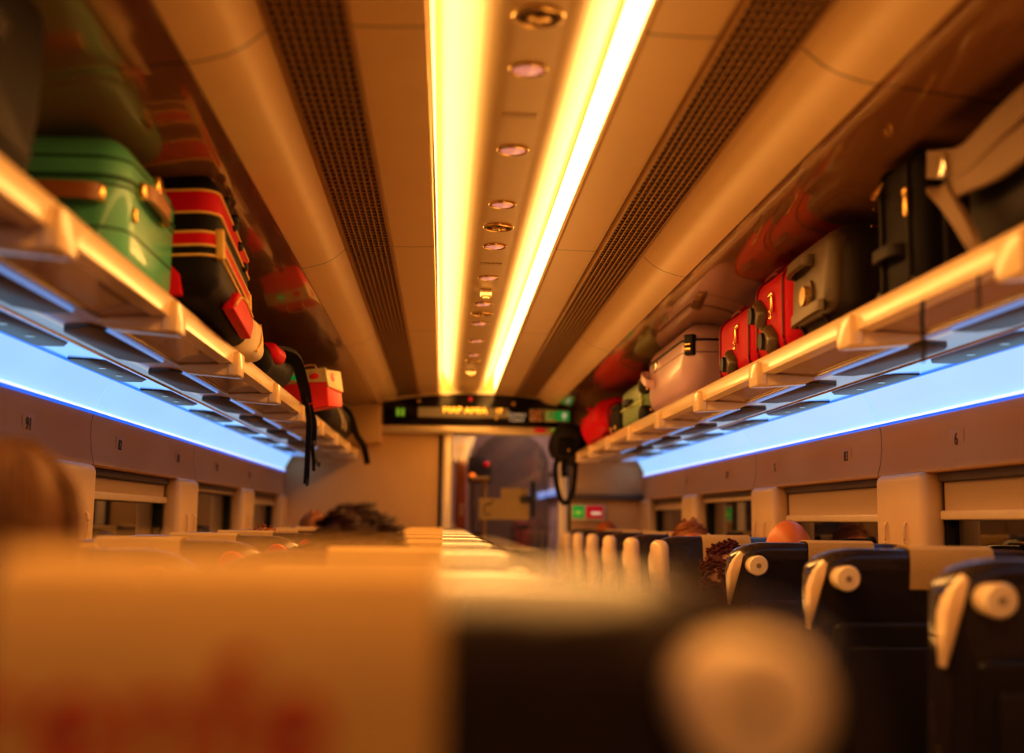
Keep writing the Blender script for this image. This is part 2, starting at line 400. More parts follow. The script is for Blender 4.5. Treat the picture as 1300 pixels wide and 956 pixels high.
q = MB(); q.box((.740, -.026, 2.003), (.006, .003, .07)); q.box((.796, -.026, 2.003), (.006, .003, .07)); q.build('doorway_mark', M_green, ex)
MB().box((.693, -.044, 1.893), (.078, .012, .032), .005).build('red_lamp', M_red, sg)
MB().box((.815, -.044, 1.893), (.062, .012, .032), .005).build('green_lamp', M_greenlamp, sg)

bt = thing('emergency_sign', 'small cream plate with green and red panels on the end wall right of the door', 'sign', (1.06, D-.015, H+.065))
MB().box((0, 0, 0), (.25, .03, .125), .008).build('plate', M_plate, bt)
MB().box((-.075, -.017, .005), (.085, .006, .088), .004).build('green_panel', M_green, bt)
MB().ball((-.075, -.02, .0), (.030, .004, .018)).build('green_mark', M_greenlamp, bt)
q = MB(); q.box((.045, -.017, .005), (.125, .006, .088), .04, 5); q.build('red_panel', M_red, bt)
MB().box((.055, -.021, -.004), (.075, .006, .022), .01).build('white_mark', M_white, bt)

# vestibule beyond the glass door
q = thing('wall_vestibule', None, None, kind='structure')
MB().box((.45, 11.3, 1.2), (3.0, .05, 2.5)).build('back_panel', M_vest, q)
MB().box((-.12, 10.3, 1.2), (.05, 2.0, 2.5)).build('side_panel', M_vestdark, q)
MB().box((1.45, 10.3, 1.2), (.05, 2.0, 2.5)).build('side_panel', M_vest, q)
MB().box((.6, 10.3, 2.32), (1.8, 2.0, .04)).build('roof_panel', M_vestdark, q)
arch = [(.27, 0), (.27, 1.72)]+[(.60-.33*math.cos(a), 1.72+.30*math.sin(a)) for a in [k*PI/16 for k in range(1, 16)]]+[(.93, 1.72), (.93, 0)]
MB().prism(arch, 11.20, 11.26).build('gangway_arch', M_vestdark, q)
MB().box((1.18, 11.26, 1.66), (.5, .03, .008)).build('joint_strip', M_dark, q)
vl = thing('vestibule_light', 'yellow ceiling light strip seen through the upper left of the door glass', 'light strip', (.25, 10.35, 2.27))
MB().box((0, 0, 0), (.13, 1.5, .03), .008).build('diffuser', M_yelpanel, vl); MB().box((0, 0, .018), (.16, 1.55, .02), .004).build('housing', M_alu, vl)
po = thing('vestibule_post', 'orange upright post behind the left edge of the door glass', 'post', (.135, 10.0, 0))
MB().box((0, 0, .92), (.085, .06, 1.84), .01).build('post', M_orange, po); MB().box((.01, -.033, 1.32), (.03, .008, .10)).build('label_plate', M_plate, po)
hr = thing('grab_rail', 'yellow grab rail with a cross bar behind the door glass', 'handrail', (.30, 9.9, 0))
q = MB(); q.cyl((.02, 0, 0), (.02, 0, 1.57), .018); q.build('upright', M_yelpost, hr); MB().cyl((-.09, 0, 1.56), (.06, 0, 1.56), .018).build('cross_bar', M_yelpost, hr)
cp = thing('control_panel', 'dark vestibule control panel with a red and an orange lamp behind the door', 'control panel', (.30, 10.6, 1.66))
MB().box((.0, 0, 0), (.20, .05, .22), .01).build('housing', M_dark, cp)
MB().ball((.055, -.03, .045), (.028, .015, .025)).build('red_lamp', M_red, cp); MB().ball((-.06, -.03, -.05), (.026, .015, .02)).build('orange_lamp', M_orangelamp, cp)
sb = thing('waste_bin', 'orange brown bin low behind the left of the door glass', 'bin', (.26, 10.2, 0))
MB().box((0, 0, .56), (.15, .15, 1.12), .04).build('body', M_orange, sb); MB().box((0, 0, 1.14), (.16, .16, .03), .01).build('lid', M_dark, sb)
fb = thing('equipment_box', 'dark red box fixed to the vestibule wall behind the door glass', 'box', (.70, 11.18, 1.12))
MB().box((0, -.02, 0), (.14, .08, .24), .01).build('casing', M_maroon, fb); MB().box((.0, -.064, .07), (.10, .01, .03)).build('label_plate', M_dark, fb)
bp_ = thing('blue_reflection_bar', 'short blue bar standing for a reflection at the right edge of the door glass', 'reflection', (.93, 11.2, 1.48))  # added glowing bar, stands in for the blue reflection in the glass
MB().box((0, 0, 0), (.20, .04, .06), .01, rot=(0, -.25, 0)).build('diffuser', mat('dim blue reflection glow', (.2, .35, .7), .3, emit=(.12, .25, .75), estr=.9), bp_)
MB().box((0, .025, 0), (.22, .02, .08), .01, rot=(0, -.25, 0)).build('housing', M_vest, bp_)

# ------------------------------------------------------------------ luggage racks and the blue lights under them
RY0, RY1 = YB+.05, D-.06
BR = [-.62, .24, 1.12, 1.98, 2.84, 3.70, 4.56, 5.42, 6.28, 7.14, 8.0, 8.72]
for s, side in ((-1, 'left'), (1, 'right')):
    rk = thing('luggage_rack', f'long cream edged luggage rack above the {side} side windows', 'luggage rack', (hx(1.0, s), 0, H+.46))
    L = lambda h, z: (s*(h-1.0), z-.46)
    MB().prism([L(.775, .440), L(.772, .475), L(.778, .490), L(.80, .492), L(.815, .480), L(.815, .440)], RY0, RY1, bev=.003).build('nosing', M_rackcream, rk)
    MB().prism([L(.81, .462), L(.81, .474), L(1.285, .474), L(1.285, .462)], RY0, RY1).build('shelf', M_service, rk)
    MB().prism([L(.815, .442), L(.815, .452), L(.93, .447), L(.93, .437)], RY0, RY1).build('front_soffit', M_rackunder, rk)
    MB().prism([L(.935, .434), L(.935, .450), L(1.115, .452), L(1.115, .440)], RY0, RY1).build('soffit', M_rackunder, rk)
    MB().prism([L(1.115, .441), L(1.115, .456), L(1.255, .458), L(1.255, .446)], RY0, RY1).build('reflector_strip', M_blueglow, rk)
    q = MB(); q.tube([(*L(.932, .436)[:1], RY0, L(.932, .436)[1]), (L(.932, .436)[0], RY1, L(.932, .436)[1])], .0055, 10); q.build('edge_moulding', M_mirror, rk)
    q = MB(); q.tube([(L(1.114, .440)[0], RY0, L(1.114, .440)[1]), (L(1.114, .440)[0], RY1, L(1.114, .440)[1])], .004, 8); q.build('edge_moulding', M_mirror, rk)
    b0 = None; c0 = None; d0 = None
    for y in BR:
        if b0 is None:
            q = MB(); q.box((L(.772, .44)[0], 0, L(.8, .440)[1]), (.034, .095, .070), .006)
            q.prism([L(.782, .404), L(.782, .442), L(.935, .440), L(.935, .426), L(.91, .414)], -.040, .040, bev=.008)
            b0 = q.build('bracket', M_rackcream, rk); b0.location.y = y
        else:
            b = b0.copy(); C.objects.link(b); b.parent = rk; b.location.y = y
    y = 3.92-.87*6
    while y < 8.9:
        if c0 is None:
            q = MB(); q.prism([(s*(1.135-1), -.27), (s*(1.165-1), -.30), (s*(1.235-1), -.30), (s*(1.24-1), -.26), (s*(1.24-1), .26), (s*(1.235-1), .30), (s*(1.165-1), .30), (s*(1.135-1), .23)], -.0205, -.012, axis='Z', bev=.002)
            c0 = q.build('reading_lamp_panel', M_service, rk); c0.location.y = y
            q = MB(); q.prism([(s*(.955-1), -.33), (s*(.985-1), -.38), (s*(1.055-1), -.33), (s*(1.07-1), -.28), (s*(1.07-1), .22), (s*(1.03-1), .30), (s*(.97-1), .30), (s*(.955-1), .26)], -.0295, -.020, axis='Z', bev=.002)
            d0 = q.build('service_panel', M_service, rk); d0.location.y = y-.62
            q = MB(); q.tube([(s*(.955-1), -.33, -.029), (s*(.955-1), .26, -.029)], .004); q.build('edge_glow', M_blueglow, d0)  # glowing line for the blue light caught on the panel lip
            [MB().cyl((s*(1.19-1), yy, -.0225), (s*(1.19-1), yy, -.018), .012).build('lamp', M_mirror, c0) for yy in (-.1, .1)]
        else:
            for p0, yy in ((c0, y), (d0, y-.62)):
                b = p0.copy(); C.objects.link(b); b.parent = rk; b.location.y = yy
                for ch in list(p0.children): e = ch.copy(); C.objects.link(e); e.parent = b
        y += .87
    ep = MB(); ep.prism([L(.772, .44), L(.772, .49), L(1.285, .49), L(1.285, .44)], RY1-.01, RY1+.02); ep.build('end_cap', M_rackcream, rk)
    bl = thing('strip_light', f'pale blue strip light under the {side} luggage rack above the windows', 'light strip', (hx(1.28, s), 0, H+.39))
    B = lambda h, z: (s*(h-1.28), z-.39)
    ys = [YB+.05, -2.7, -.98, .74, 2.46, 4.18, 5.90, 7.62, D-.07]
    for a, b in zip(ys, ys[1:]):
        MB().sheet([B(1.252, .446), B(1.262, .425), B(1.280, .395), B(1.296, .365), B(1.302, .342)], a+.005, b-.005, .006, out=(s, .5)).build('diffuser', M_blue, bl)
    MB().prism([B(1.294, .334), B(1.294, .341), B(1.312, .341), B(1.312, .334)], ys[0], ys[-1]).build('lower_rail', M_whiteedge, bl)
    MB().prism([B(1.292, .328), B(1.292, .334), B(1.312, .334), B(1.312, .328)], ys[0], ys[-1]).build('fringe_glow', M_bluefringe, bl)  # thin strip added for the blue fringe below the rail
    MB().prism([B(1.246, .441), B(1.246, .450), B(1.256, .450), B(1.256, .441)], ys[0], ys[-1]).build('upper_rail', M_bluefringe, bl)  # thin rail, given the same blue fringe glow
    MB().prism([B(1.30, .45), B(1.315, .45), B(1.315, .33), B(1.31, .33)], ys[0], ys[-1]).build('housing', M_dark, bl)
    # seat number plates on the wall below the light
    for i, y in enumerate([2.35, 3.55, 4.55, 5.55, 6.5, 7.6]):
        lab = f'small grey seat number on the {side} upper wall, {["nearest", "second nearest", "third nearest", "third farthest", "second farthest", "farthest"][i]} of its row'
        n_ = thing('seat_number', lab, 'seat number', (hx(1.309, s), y, H+.235))
        rot = (PI/2, 0, PI/2 if s < 0 else -PI/2)
        MB().box((s*.002, 0, 0), (.004, .10, .085), .001).build('number_plate', M_wallup, n_)
        text(['92', '91', '82', '81', '72', '71'][i] if s < 0 else ['93', '6', '83', '5', '73', '4'][i], .05, M_ink, n_, (-s*.001, .0, .012), rot=rot)
        MB().box((-s*.0005, 0, -.028), (.002, .05, .006)).build('number_underline', M_ink, n_)

# ------------------------------------------------------------------ seats
SW = .60; ST = 1.185
def lean(co):        # recline the back about its foot
    a = math.radians(8); y = co.y; z = co.z-.45
    return Vector((co.x, y+.12-z*math.tan(a)*1.15, co.z))
def leaned(mb):
    for v in mb.bm.verts: v.co = lean(v.co)
    return mb
def outline(w, z0, z1, r, n=8):
    p = [(-w/2+.01, z0), (w/2-.01, z0)]
    p += [(w/2-r+r*math.cos(a), z1-r*.55+r*.55*math.sin(a)) for a in [k*PI/2/n for k in range(n+1)]]
    p += [(-w/2+r+r*math.cos(a), z1-r*.55+r*.55*math.sin(a)) for a in [PI/2+k*PI/2/n for k in range(n+1)]]
    return p
def make_seat(name, label, knob, kmat, wing, cx=0.):
    t = thing(name, label, 'seat')
    q = MB(); q.prism(outline(SW, .42, ST, .11), -.005, .105, bev=.028, seg=4); leaned(q).build('backrest', M_seat, t)
    q = MB(); q.prism(outline(SW-.10, .52, ST-.17, .03), -.016, 0, bev=.008); bs = leaned(q).build('back_shell', M_seat2, t)
    q = MB(); q.box((0, -.021, .80), (SW-.17, .016, .32), .006); tt = leaned(q).build('tray_table', M_seat2, t)
    q = MB(); q.box((0, -.033, .945), (.05, .012, .02), .004); leaned(q).build('latch', M_trim, tt)
    for sx in (-1, 1):
        x = sx*SW/2
        pr = [(x+sx*.003, 1.000), (x+sx*.008, 1.05), (x+sx*.008, 1.095), (x-sx*.004, 1.134), (x-sx*.024, 1.158), (x-sx*.033, 1.150), (x-sx*.026, 1.11), (x-sx*.016, 1.07), (x-sx*.006, 1.03)]
        q = MB(); q.prism(pr, -.012, .03, bev=.004); leaned(q).build('side_trim', M_trim if knob != 1 else M_seat2, t)
        if wing:
            q = MB(); q.box((x-sx*.022, .10, .99), (.068, .13, .36), .034, 6); leaned(q).build('head_wing', M_trim, t)
        ar = MB(); ar.box((sx*(SW/2-.03), .36, .655), (.055, .40, .04), .018); ar.box((sx*(SW/2-.03), .40, .55), (.03, .06, .20), .01); ar.build('armrest', M_trim, t)
    if knob:
        q = MB(); kx = knob*(SW/2-(.065 if knob < 0 else .070)); kz = 1.118 if knob < 0 else 1.134
        q.cyl((kx, -.004, kz), (kx, -.062, kz), .026, .030, 28); q.cyl((kx, -.062, kz), (kx, -.068, kz), .030, .026, 28)
        k = leaned(q).build('knob', kmat, t)
        q = MB(); q.cyl((kx, -.071, kz), (kx, -.066, kz), .007, .007, 16); leaned(q).build('socket', M_knobhole, k)
    # cloth folded over the top
    q = MB(); cw = .20; th = .004
    prof = [(-.012, 1.055 if knob == 1 else 1.092), (-.013, 1.13), (-.011, 1.165), (.0, 1.186), (.02, 1.1925), (.08, 1.1925), (.10, 1.186), (.111, 1.165), (.113, 1.10), (.113, .98)]
    off = [(p[0]+(.004 if p[0] < .05 else -.004)*(1 if p[1] < 1.18 else 0), p[1]-(.004 if p[1] > 1.18 else 0)) for p in prof]
    q.prism(prof+off[::-1], cx-cw/2, cx+cw/2, axis='X'); cl = leaned(q).build('headrest_cover', M_cloth, t)
    lz = 1.12 if knob == 1 else 1.106
    tx = text('renfe', .078 if knob == 1 else .024, M_redtext, cl, (cx-.028 if knob == 1 else cx+.05, lean(Vector((0, -.0155, lz))).y, lz), rot=(PI/2-math.radians(-9), 0, 0))
    q = MB(); q.box((0, .36, .43), (SW-.09, .46, .13), .04, 4); q.build('cushion', M_seat, t)
    q = MB(); q.box((0, .34, .33), (SW-.12, .40, .09), .02); q.build('seat_frame', M_seat2, t)
    q = MB(); q.box((0, .34, .15), (.12, .30, .30), .02); q.box((0, .34, .012), (.36, .40, .024), .008); q.build('pedestal', M_dark, t)
    return t
ordn = ['first', 'second', 'third', 'fourth', 'fifth', 'sixth', 'seventh', 'eighth', 'ninth', 'tenth', 'eleventh']
LROW = [.58, 1.42, 2.24, 3.06, 3.88, 4.70, 5.52, 6.34, 7.16, 7.98]
G1, G2, G3, G4 = 'aisle seats of the left pairs', 'window seats of the left pairs', 'single seats with their backs to the camera', 'single seats facing the camera'
s_aisle = make_seat('train_seat', 'dark blurred seat back with red lettered pale cloth filling the foreground', 1, M_knob, False)
s_aisle['group'] = G1; s_aisle.location = (-.10, LROW[0], .031)
for i, y in enumerate(LROW[1:]):
    dup(s_aisle, (-.10, y, 0), label=f'dark aisle seat left of the aisle, {ordn[i]} row beyond the blurred foreground seat', group=G1)
s_win = make_seat('train_seat', 'dark seat with white head cloth by the left windows, beside the blurred foreground seat', 1, M_redknob, False)
s_win['group'] = G2; s_win.location = (-.72, LROW[0], 0)
for i, y in enumerate(LROW[1:]):
    dup(s_win, (-.72, y, 0), label=f'dark left window seat with red knob, {ordn[i]} row beyond the blurred foreground', group=G2)
s_sing = make_seat('train_seat', 'large dark seat back with white knob and cream edge, nearest of three on the right', -1, M_knob, False, .03)
s_sing['group'] = G3; s_sing.location = (1.165, 2.14, 0)
dup(s_sing, (1.165, 2.94, 0), label='dark seat back with white knob and cloth, the middle of three on the right', group=G3)
dup(s_sing, (1.165, 3.77, 0), label='dark seat back with white knob in front of the bald passenger', group=G3)
s_rev = make_seat('train_seat', 'dark facing seat with cream oval head wings, nearest of its row', 0, None, True)
s_rev['group'] = G4
RR = [5.16, 5.93, 6.71, 7.49, 8.27, 8.99]
for i, y in enumerate(RR):
    if i == 0: s_rev.location = (1.165, y+.13, 0); s_rev.rotation_euler = (0, 0, PI)
    else: dup(s_rev, (1.165, y+.13, 0), (0, 0, PI), label=f'dark facing seat with oval head wings, {["", "second nearest", "third nearest", "third farthest", "second farthest", "farthest"][i]} of its row', group=G4)

# ------------------------------------------------------------------ passengers
M_skin = mat('skin', (.62, .33, .20), .5, var=.12, scale=25)
M_skin2 = mat('ruddy skin', (.55, .165, .048), .42, var=.12, scale=25)
def body_mesh(m):
    bm = bmesh.new(); J = {}
    pts = dict(pel=(0, .20, .56, .135), bel=(0, .17, .70, .13), che=(0, .14, .86, .145), upc=(0, .13, .96, .11), nek=(0, .145, 1.045, .055), hed0=(0, .155, 1.10, .06))
    for sx, n in ((-1, 'l'), (1, 'r')):
        pts.update({n+'sh': (sx*.15, .13, .945, .062), n+'el': (sx*.215, .17, .70, .045), n+'wr': (sx*.17, .40, .62, .030), n+'hd': (sx*.15, .47, .615, .034),
                    n+'hip': (sx*.085, .25, .54, .088), n+'kn': (sx*.11, .58, .53, .060), n+'an': (sx*.11, .50, .12, .042), n+'fo': (sx*.11, .56, .045, .042), n+'to': (sx*.115, .67, .035, .032)})
    for k, p in pts.items(): J[k] = bm.verts.new(p[:3])
    ed = [('pel', 'bel'), ('bel', 'che'), ('che', 'upc'), ('upc', 'nek'), ('nek', 'hed0')]
    for n in 'lr': ed += [('upc', n+'sh'), (n+'sh', n+'el'), (n+'el', n+'wr'), (n+'wr', n+'hd'), ('pel', n+'hip'), (n+'hip', n+'kn'), (n+'kn', n+'an'), (n+'an', n+'fo'), (n+'fo', n+'to')]
    # four fingers and a thumb on each hand
    fing = []
    for sx, n in ((-1, 'l'), (1, 'r')):
        for k, ln in enumerate((.055, .065, .062, .048)):
            x = sx*(.15+(-.024+.016*k)); a = (x, .485, .615, .011); b = (x, .485+ln*.6, .612, .009); c = (x, .485+ln, .590, .008)
            fing.append((n+'hd', [a, b, c]))
        fing.append((n+'hd', [(sx*.118, .45, .612, .011), (sx*.100, .478, .606, .010), (sx*.096, .503, .598, .009)]))
    rad = {J[k]: p[3] for k, p in pts.items()}
    for a, b in ed: bm.edges.new((J[a], J[b]))
    for root, ch in fing:
        prev = J[root]
        for p in ch:
            v = bm.verts.new(p[:3]); rad[v] = p[3]; bm.edges.new((prev, v)); prev = v
    bm.verts.index_update(); order = [(v.index, r) for v, r in rad.items()]
    me = bpy.data.meshes.new('b'); bm.to_mesh(me); ri = J['pel'].index; bm.free()
    o = bpy.data.objects.new('b', me); C.objects.link(o)
    sk = o.modifiers.new('s', 'SKIN'); sk.use_smooth_shade = True; sb_ = o.modifiers.new('u', 'SUBSURF'); sb_.levels = 1; sb_.render_levels = 1
    if not me.skin_vertices: me.skin_vertices.new()
    for i, r in order: me.skin_vertices[0].data[i].radius = (r, r)
    me.skin_vertices[0].data[ri].use_root = True
    dg = bpy.context.evaluated_depsgraph_get(); dg.update(); ev = o.evaluated_get(dg); out = bpy.data.meshes.new_from_object(ev)
    bpy.data.objects.remove(o)
    # head, one continuous surface with nose, brow, chin and ears, joined to the body
    b = bmesh.new(); bmesh.ops.create_uvsphere(b, u_segments=32, v_segments=24, radius=1)
    for v in b.verts:
        x, y, z = v.co
        yy = y*.098; xx = x*.077*(1-.18*max(0, -z)**1.5); zz = z*.118
        if y > .2 and z < 0: yy *= 1-.10*abs(z)
        w = math.exp(-(x/.16)**2-((z+.12)/.28)**2)
        if y > 0: yy += .026*w*(1 if z < .2 else .4)                       # nose
        if y > 0: yy -= .010*(math.exp(-((abs(x)-.38)/.16)**2-((z-.08)/.12)**2))   # eye sockets
        if y > 0: yy += .006*math.exp(-(x/.28)**2-((z+.50)/.07)**2)+.006*math.exp(-(x/.28)**2-((z+.62)/.06)**2)  # lips
        if y > 0: yy += .010*math.exp(-(x/.3)**2-((z+.88)/.12)**2)
        e = math.exp(-((y+.02)/.22)**2-((z+.02)/.22)**2)
        if abs(x) > .8: xx += math.copysign(.016*e, x)
        v.co = (xx, yy+.165, zz+1.165)
    me2 = bpy.data.meshes.new('h'); b.to_mesh(me2); b.free()
    bm = bmesh.new(); bm.from_mesh(out); bm.from_mesh(me2); bmesh.ops.recalc_face_normals(bm, faces=bm.faces)
    fin = bpy.data.meshes.new('person'); bm.to_mesh(fin); bm.free(); fin.materials.append(m)
    fin.polygons.foreach_set('use_smooth', [True]*len(fin.polygons))
    return fin
BODY0 = body_mesh(M_skin)
M_eye = mat('eye white', (.8, .75, .7), .3)
M_iris = mat('dark iris', (.03, .02, .015), .2)
M_jean = mat('dark trousers', (.03, .032, .05), .85, bump=.3, scale=120)
def garment(name, m, parent, sel, infl, src):
    bm = bmesh.new(); bm.from_mesh(src); bm.normal_update()
    kill = [f for f in bm.faces if not sel(f.calc_center_median())]
    bmesh.ops.delete(bm, geom=kill, context='FACES')
    for v in bm.verts: v.co += v.normal*infl
    me = bpy.data.meshes.new(name); bm.to_mesh(me); bm.free(); me.materials.append(m)
    me.polygons.foreach_set('use_smooth', [True]*len(me.polygons))
    o = bpy.data.objects.new(name, me); C.objects.link(o); o.parent = parent; return o
def person(label, loc, rz, hair, haircol, shirtcol, skin=1, face=True):
    BODY = BODY0.copy(); BODY.materials[0] = M_skin if skin == 1 else M_skin2
    up = loc[2]; loc = (loc[0], loc[1], 0)
    for v in BODY.vertices: k = min(1, max(0, (v.co.z-.35)/.35)); v.co.z += up*k*k*(3-2*k)
    t = bpy.data.objects.new('person', BODY); C.objects.link(t); t.location = loc; t.rotation_euler = (0, 0, rz)
    tag(t, label, 'person')
    garment('shirt', mat('shirt '+str(shirtcol), shirtcol, .85, bump=.3, scale=100), t, lambda c: c.z < 1.02 and c.z > .60 and c.y < .40 and not (c.y > .34), .007, BODY)
    garment('trousers', M_jean, t, lambda c: (c.z <= .635 and c.y < .45 and abs(c.x) < .2 and not (c.z > .57 and c.y > .34)) or (c.z < .62 and c.z > .14 and c.y >= .50 and abs(c.x) < .2 and c.z < .60 and not (c.z > .57 and c.y < .56)), .007, BODY)
    garment('shoe', M_dark, t, lambda c: c.z < .09, .006, BODY)
    for sx in (-1, 1):
        e = MB().ball((sx*.030, .2495, 1.172+up), (.012, .010, .008)).build('eye', M_eye, t); MB().ball((sx*.030, .2575, 1.172+up), (.006, .003, .006)).build('iris', M_iris, e)
    if hair:
        hm = mat('hair '+str(haircol), haircol, .55, var=.45, scale=90, bump=.6, spec=.25)
        q = MB()
        if hair == 'curly':
            for k in range(230):
                a = random.uniform(0, 2*PI); u = random.uniform(-.45, 1); rr = math.sqrt(max(0, 1-u*u))
                d = Vector((rr*math.cos(a), rr*math.sin(a), u))
                if face and d.y > .35 and d.z < .45: continue
                c = Vector((0, .158, 1.172))+Vector((d.x*.088, d.y*.106, d.z*.120))*random.uniform(.97, 1.10)
                r = random.uniform(.010, .017); ax = d.orthogonal().normalized()
                q.tube([c+(Vector((math.cos(v), math.sin(v)*.8, (v/6-.5)*.9)))*r for v in [j*.75 for j in range(10)]], .0042, 5)
            q.ball((0, .148, 1.178), (.083, .098, .118), jit=.10, fr=4)
        elif hair == 'long':
            q.ball((0, .145, 1.185), (.094, .106, .118), 28, 20, jit=.10, fr=3); q.ball((0, .115, 1.08), (.100, .075, .13), jit=.12, fr=3)
            for k in range(90):
                a = random.uniform(0, 2*PI); x = math.cos(a)*.09; y = .14+math.sin(a)*.09
                if y > .19: continue
                q.tube(smoothpath([(x*.3, .15+(y-.14)*.3, 1.30), (x, y, 1.24), (x*1.15, y-.01, 1.13), (x*1.2+random.uniform(-.02, .02), y-.015, 1.0)], 3), .004, 5)
        else:
            q.ball((0, .150, 1.190), (.083, .102, .108), 28, 20, jit=.05, fr=5)
            for k in range(120):
                a = random.uniform(0, 2*PI); u = random.uniform(.1, 1); rr = math.sqrt(1-u*u); d = Vector((rr*math.cos(a), rr*math.sin(a), u))
                if d.y > .5 and d.z < .6: continue
                c = Vector((0, .150, 1.190))+Vector((d.x*.083, d.y*.102, d.z*.108)); t2 = Vector((-d.y, d.x, .4)).normalized()
                q.tube([c-t2*.02, c+d*.006, c+t2*.02-d*.003], .003, 5)
        # keep the hair off the face
        bmesh.ops.translate(q.bm, verts=q.bm.verts, vec=(0, 0, up))
        ho = q.build('hair', hm, t)
    return t
HB = (.16, .075, .028); HD = (.030, .008, .006); HR = (.10, .022, .018)
person('person with long tousled brown hair, blurred at the left edge of the photo', (-.560, 1.50, .035), 0, 'long', HB, (.10, .06, .05))
person('person with dark curly hair just above the middle seats', (-.165, 2.30, -.038), 0, 'curly', HD, (.25, .05, .05))
person('bald person seen from behind above the seat with white knob', (1.10, 3.84, -.03), 0, None, None, (.12, .12, .16), 2)
person('person with auburn curls over the face, beside the seat back before the bald passenger', (1.05, 5.04, -.13), PI+.35, 'curly', HR, (.10, .04, .03), 1, False)
person('person with short ginger brown hair in the second facing seat', (1.15, 6.02, -.045), PI, 'short', (.30, .11, .03), (.2, .1, .08), 2)
person('person with orange hair at the far end by the emergency plate', (1.14, 8.98, -.06), PI, 'short', (.55, .16, .03), (.3, .2, .15), 2)
person('person with light ginger hair by the far left windows', (-.74, 7.24, -.02), 0, 'short', (.42, .18, .06), (.2, .2, .22), 2)
person('person with orange hair by the left windows, middle rows', (-.68, 4.78, -.095), 0, 'short', (.34, .11, .03), (.15, .1, .12), 2)

# ------------------------------------------------------------------ luggage
SH = H+.474        # top of the rack shelf
M_greencase = mat('green hard shell', (.15, .56, .31), .36, coat=.3, var=.1, scale=8)
M_greendark = mat('green case seam', (.03, .15, .07), .5)
M_leather = mat('tan leather', (.42, .17, .05), .35, var=.2)
M_blackfab = mat('black nylon', (.012, .009, .008), .6, bump=.3, scale=120, spec=.18)
M_charfab = mat('charcoal nylon', (.022, .016, .012), .55, bump=.3, scale=120, spec=.25)
M_redfab = mat('red nylon', (.60, .004, .020), .55, bump=.25, scale=120, spec=.2)
M_redstripe = mat('red webbing', (.62, .005, .022), .55, bump=.2, scale=150, spec=.2)
M_piping = mat('yellow piping', (.85, .55, .16), .45)
M_creamfab = mat('cream canvas', (.74, .60, .40), .75, bump=.3, scale=90)
M_olive = mat('olive brown nylon', (.034, .021, .009), .45, bump=.25, scale=110, spec=.25)
M_olivelt = mat('olive brown panel', (.11, .072, .030), .4, bump=.2, scale=110)
M_lav = mat('lavender hard shell', (.66, .43, .48), .34, coat=.2, var=.06, scale=6)
M_lime = mat('lime green shell', (.24, .38, .17), .38, var=.1)
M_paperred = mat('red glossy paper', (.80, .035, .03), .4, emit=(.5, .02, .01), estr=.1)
M_paperlime = mat('printed cream paper', (.78, .66, .34), .5, var=.25, scale=25)

def band(q, w, d, r, z0, z1, off=.003, th=.004):
    pts = rrect(w+2*off, d+2*off, r+off); inn = rrect(w+2*off-2*th, d+2*off-2*th, r)
    b = bmesh.new(); n = len(pts)
    R = [[b.verts.new((p[0], p[1], z)) for p in ps] for ps, z in ((pts, z0), (pts, z1), (inn, z1), (inn, z0))]
    for k in range(4):
        A, B = R[k], R[(k+1) % 4]
        for i in range(n): b.faces.new((A[i], A[(i+1) % n], B[(i+1) % n], B[i]))
    return q._add(b)
def loop(q, w, d, r, z, rad=.004, off=.003):
    return q.tube([(p[0], p[1], z) for p in rrect(w+2*off, d+2*off, r+off)], rad, 6, closed=True)
def strap_handle(q, a, b, out, w=.022, th=.008, lift=.03):
    a = Vector(a); b = Vector(b); o = Vector(out)*lift; wd = (b-a).cross(o).normalized()
    return q.tube(smoothpath([a, a+(b-a)*.12+o, a+(b-a)*.88+o, b]), 0, flat=(w, th, wd))

# black holdall in the near left corner
t = thing('holdall', 'black holdall on the left rack at the top left edge of the photo', 'bag', (-.88, 1.64, SH))
q = MB(); q.box((0, 0, .168), (.46, .66, .335), .06, 5, cuts=2, jit=.02); q.build('body', M_blackfab, t)
q = MB(); loop(q, .40, .58, .09, .20, .006, .016); q.build('zipper', M_charfab, t)
q = MB(); strap_handle(q, (.21, -.12, .22), (.21, .14, .22), (1, 0, -.4), .03, .01, .03); q.build('handle', M_charfab, t)
q = MB(); q.box((.225, .20, .13), (.02, .16, .14), .01); q.build('pocket', M_charfab, t)

# green case
t = thing('suitcase', 'green hard shell suitcase with brown handle on the left rack', 'suitcase', (-.895, 2.76, SH), (0, 0, .0))
W, Dp, Hh = .49, .50, .30
q = MB(); q.box((0, 0, Hh/2), (W, Dp, Hh), .065, 6); q.build('shell', M_greencase, t)
q = MB(); loop(q, W, Dp, .065, .205, .006, -.001); loop(q, W, Dp, .065, .19, .004, -.001); q.build('seam', M_greendark, t)
q = MB(); loop(q, W, Dp, .065, .245, .004, -.002); loop(q, W, Dp, .065, .10, .004, -.002); q.build('shell_groove', M_greendark, t)
q = MB(); strap_handle(q, (-.02, -.25, .165), (.20, -.25, .165), (0, -1, 0), .034, .014, .035); h = q.build('handle', M_leather, t)
for x in (.185, -.01): MB().box((x, -.262, .165), (.045, .03, .038), .008).build('handle_mount', M_brass, h)
q = MB(); strap_handle(q, (.245, -.14, .20), (.245, .05, .19), (1, 0, 0), .032, .014, .022); h = q.build('side_handle', M_leather, t)
for y, z in ((-.145, .20), (.06, .19)): MB().box((.252, y, z), (.02, .04, .035), .006).build('handle_mount', M_brass, h)
MB().box((.245, -.18, .14), (.016, .02, .03), .004).build('latch', M_brass, t); MB().box((.245, .02, .255), (.016, .05, .04), .006).build('latch', M_brass, t)
for sx in (-1, 1):
    q = MB(); q.box((sx*.17, -.2, .006), (.05, .04, .012), .004); q.build('foot', M_dark, t)

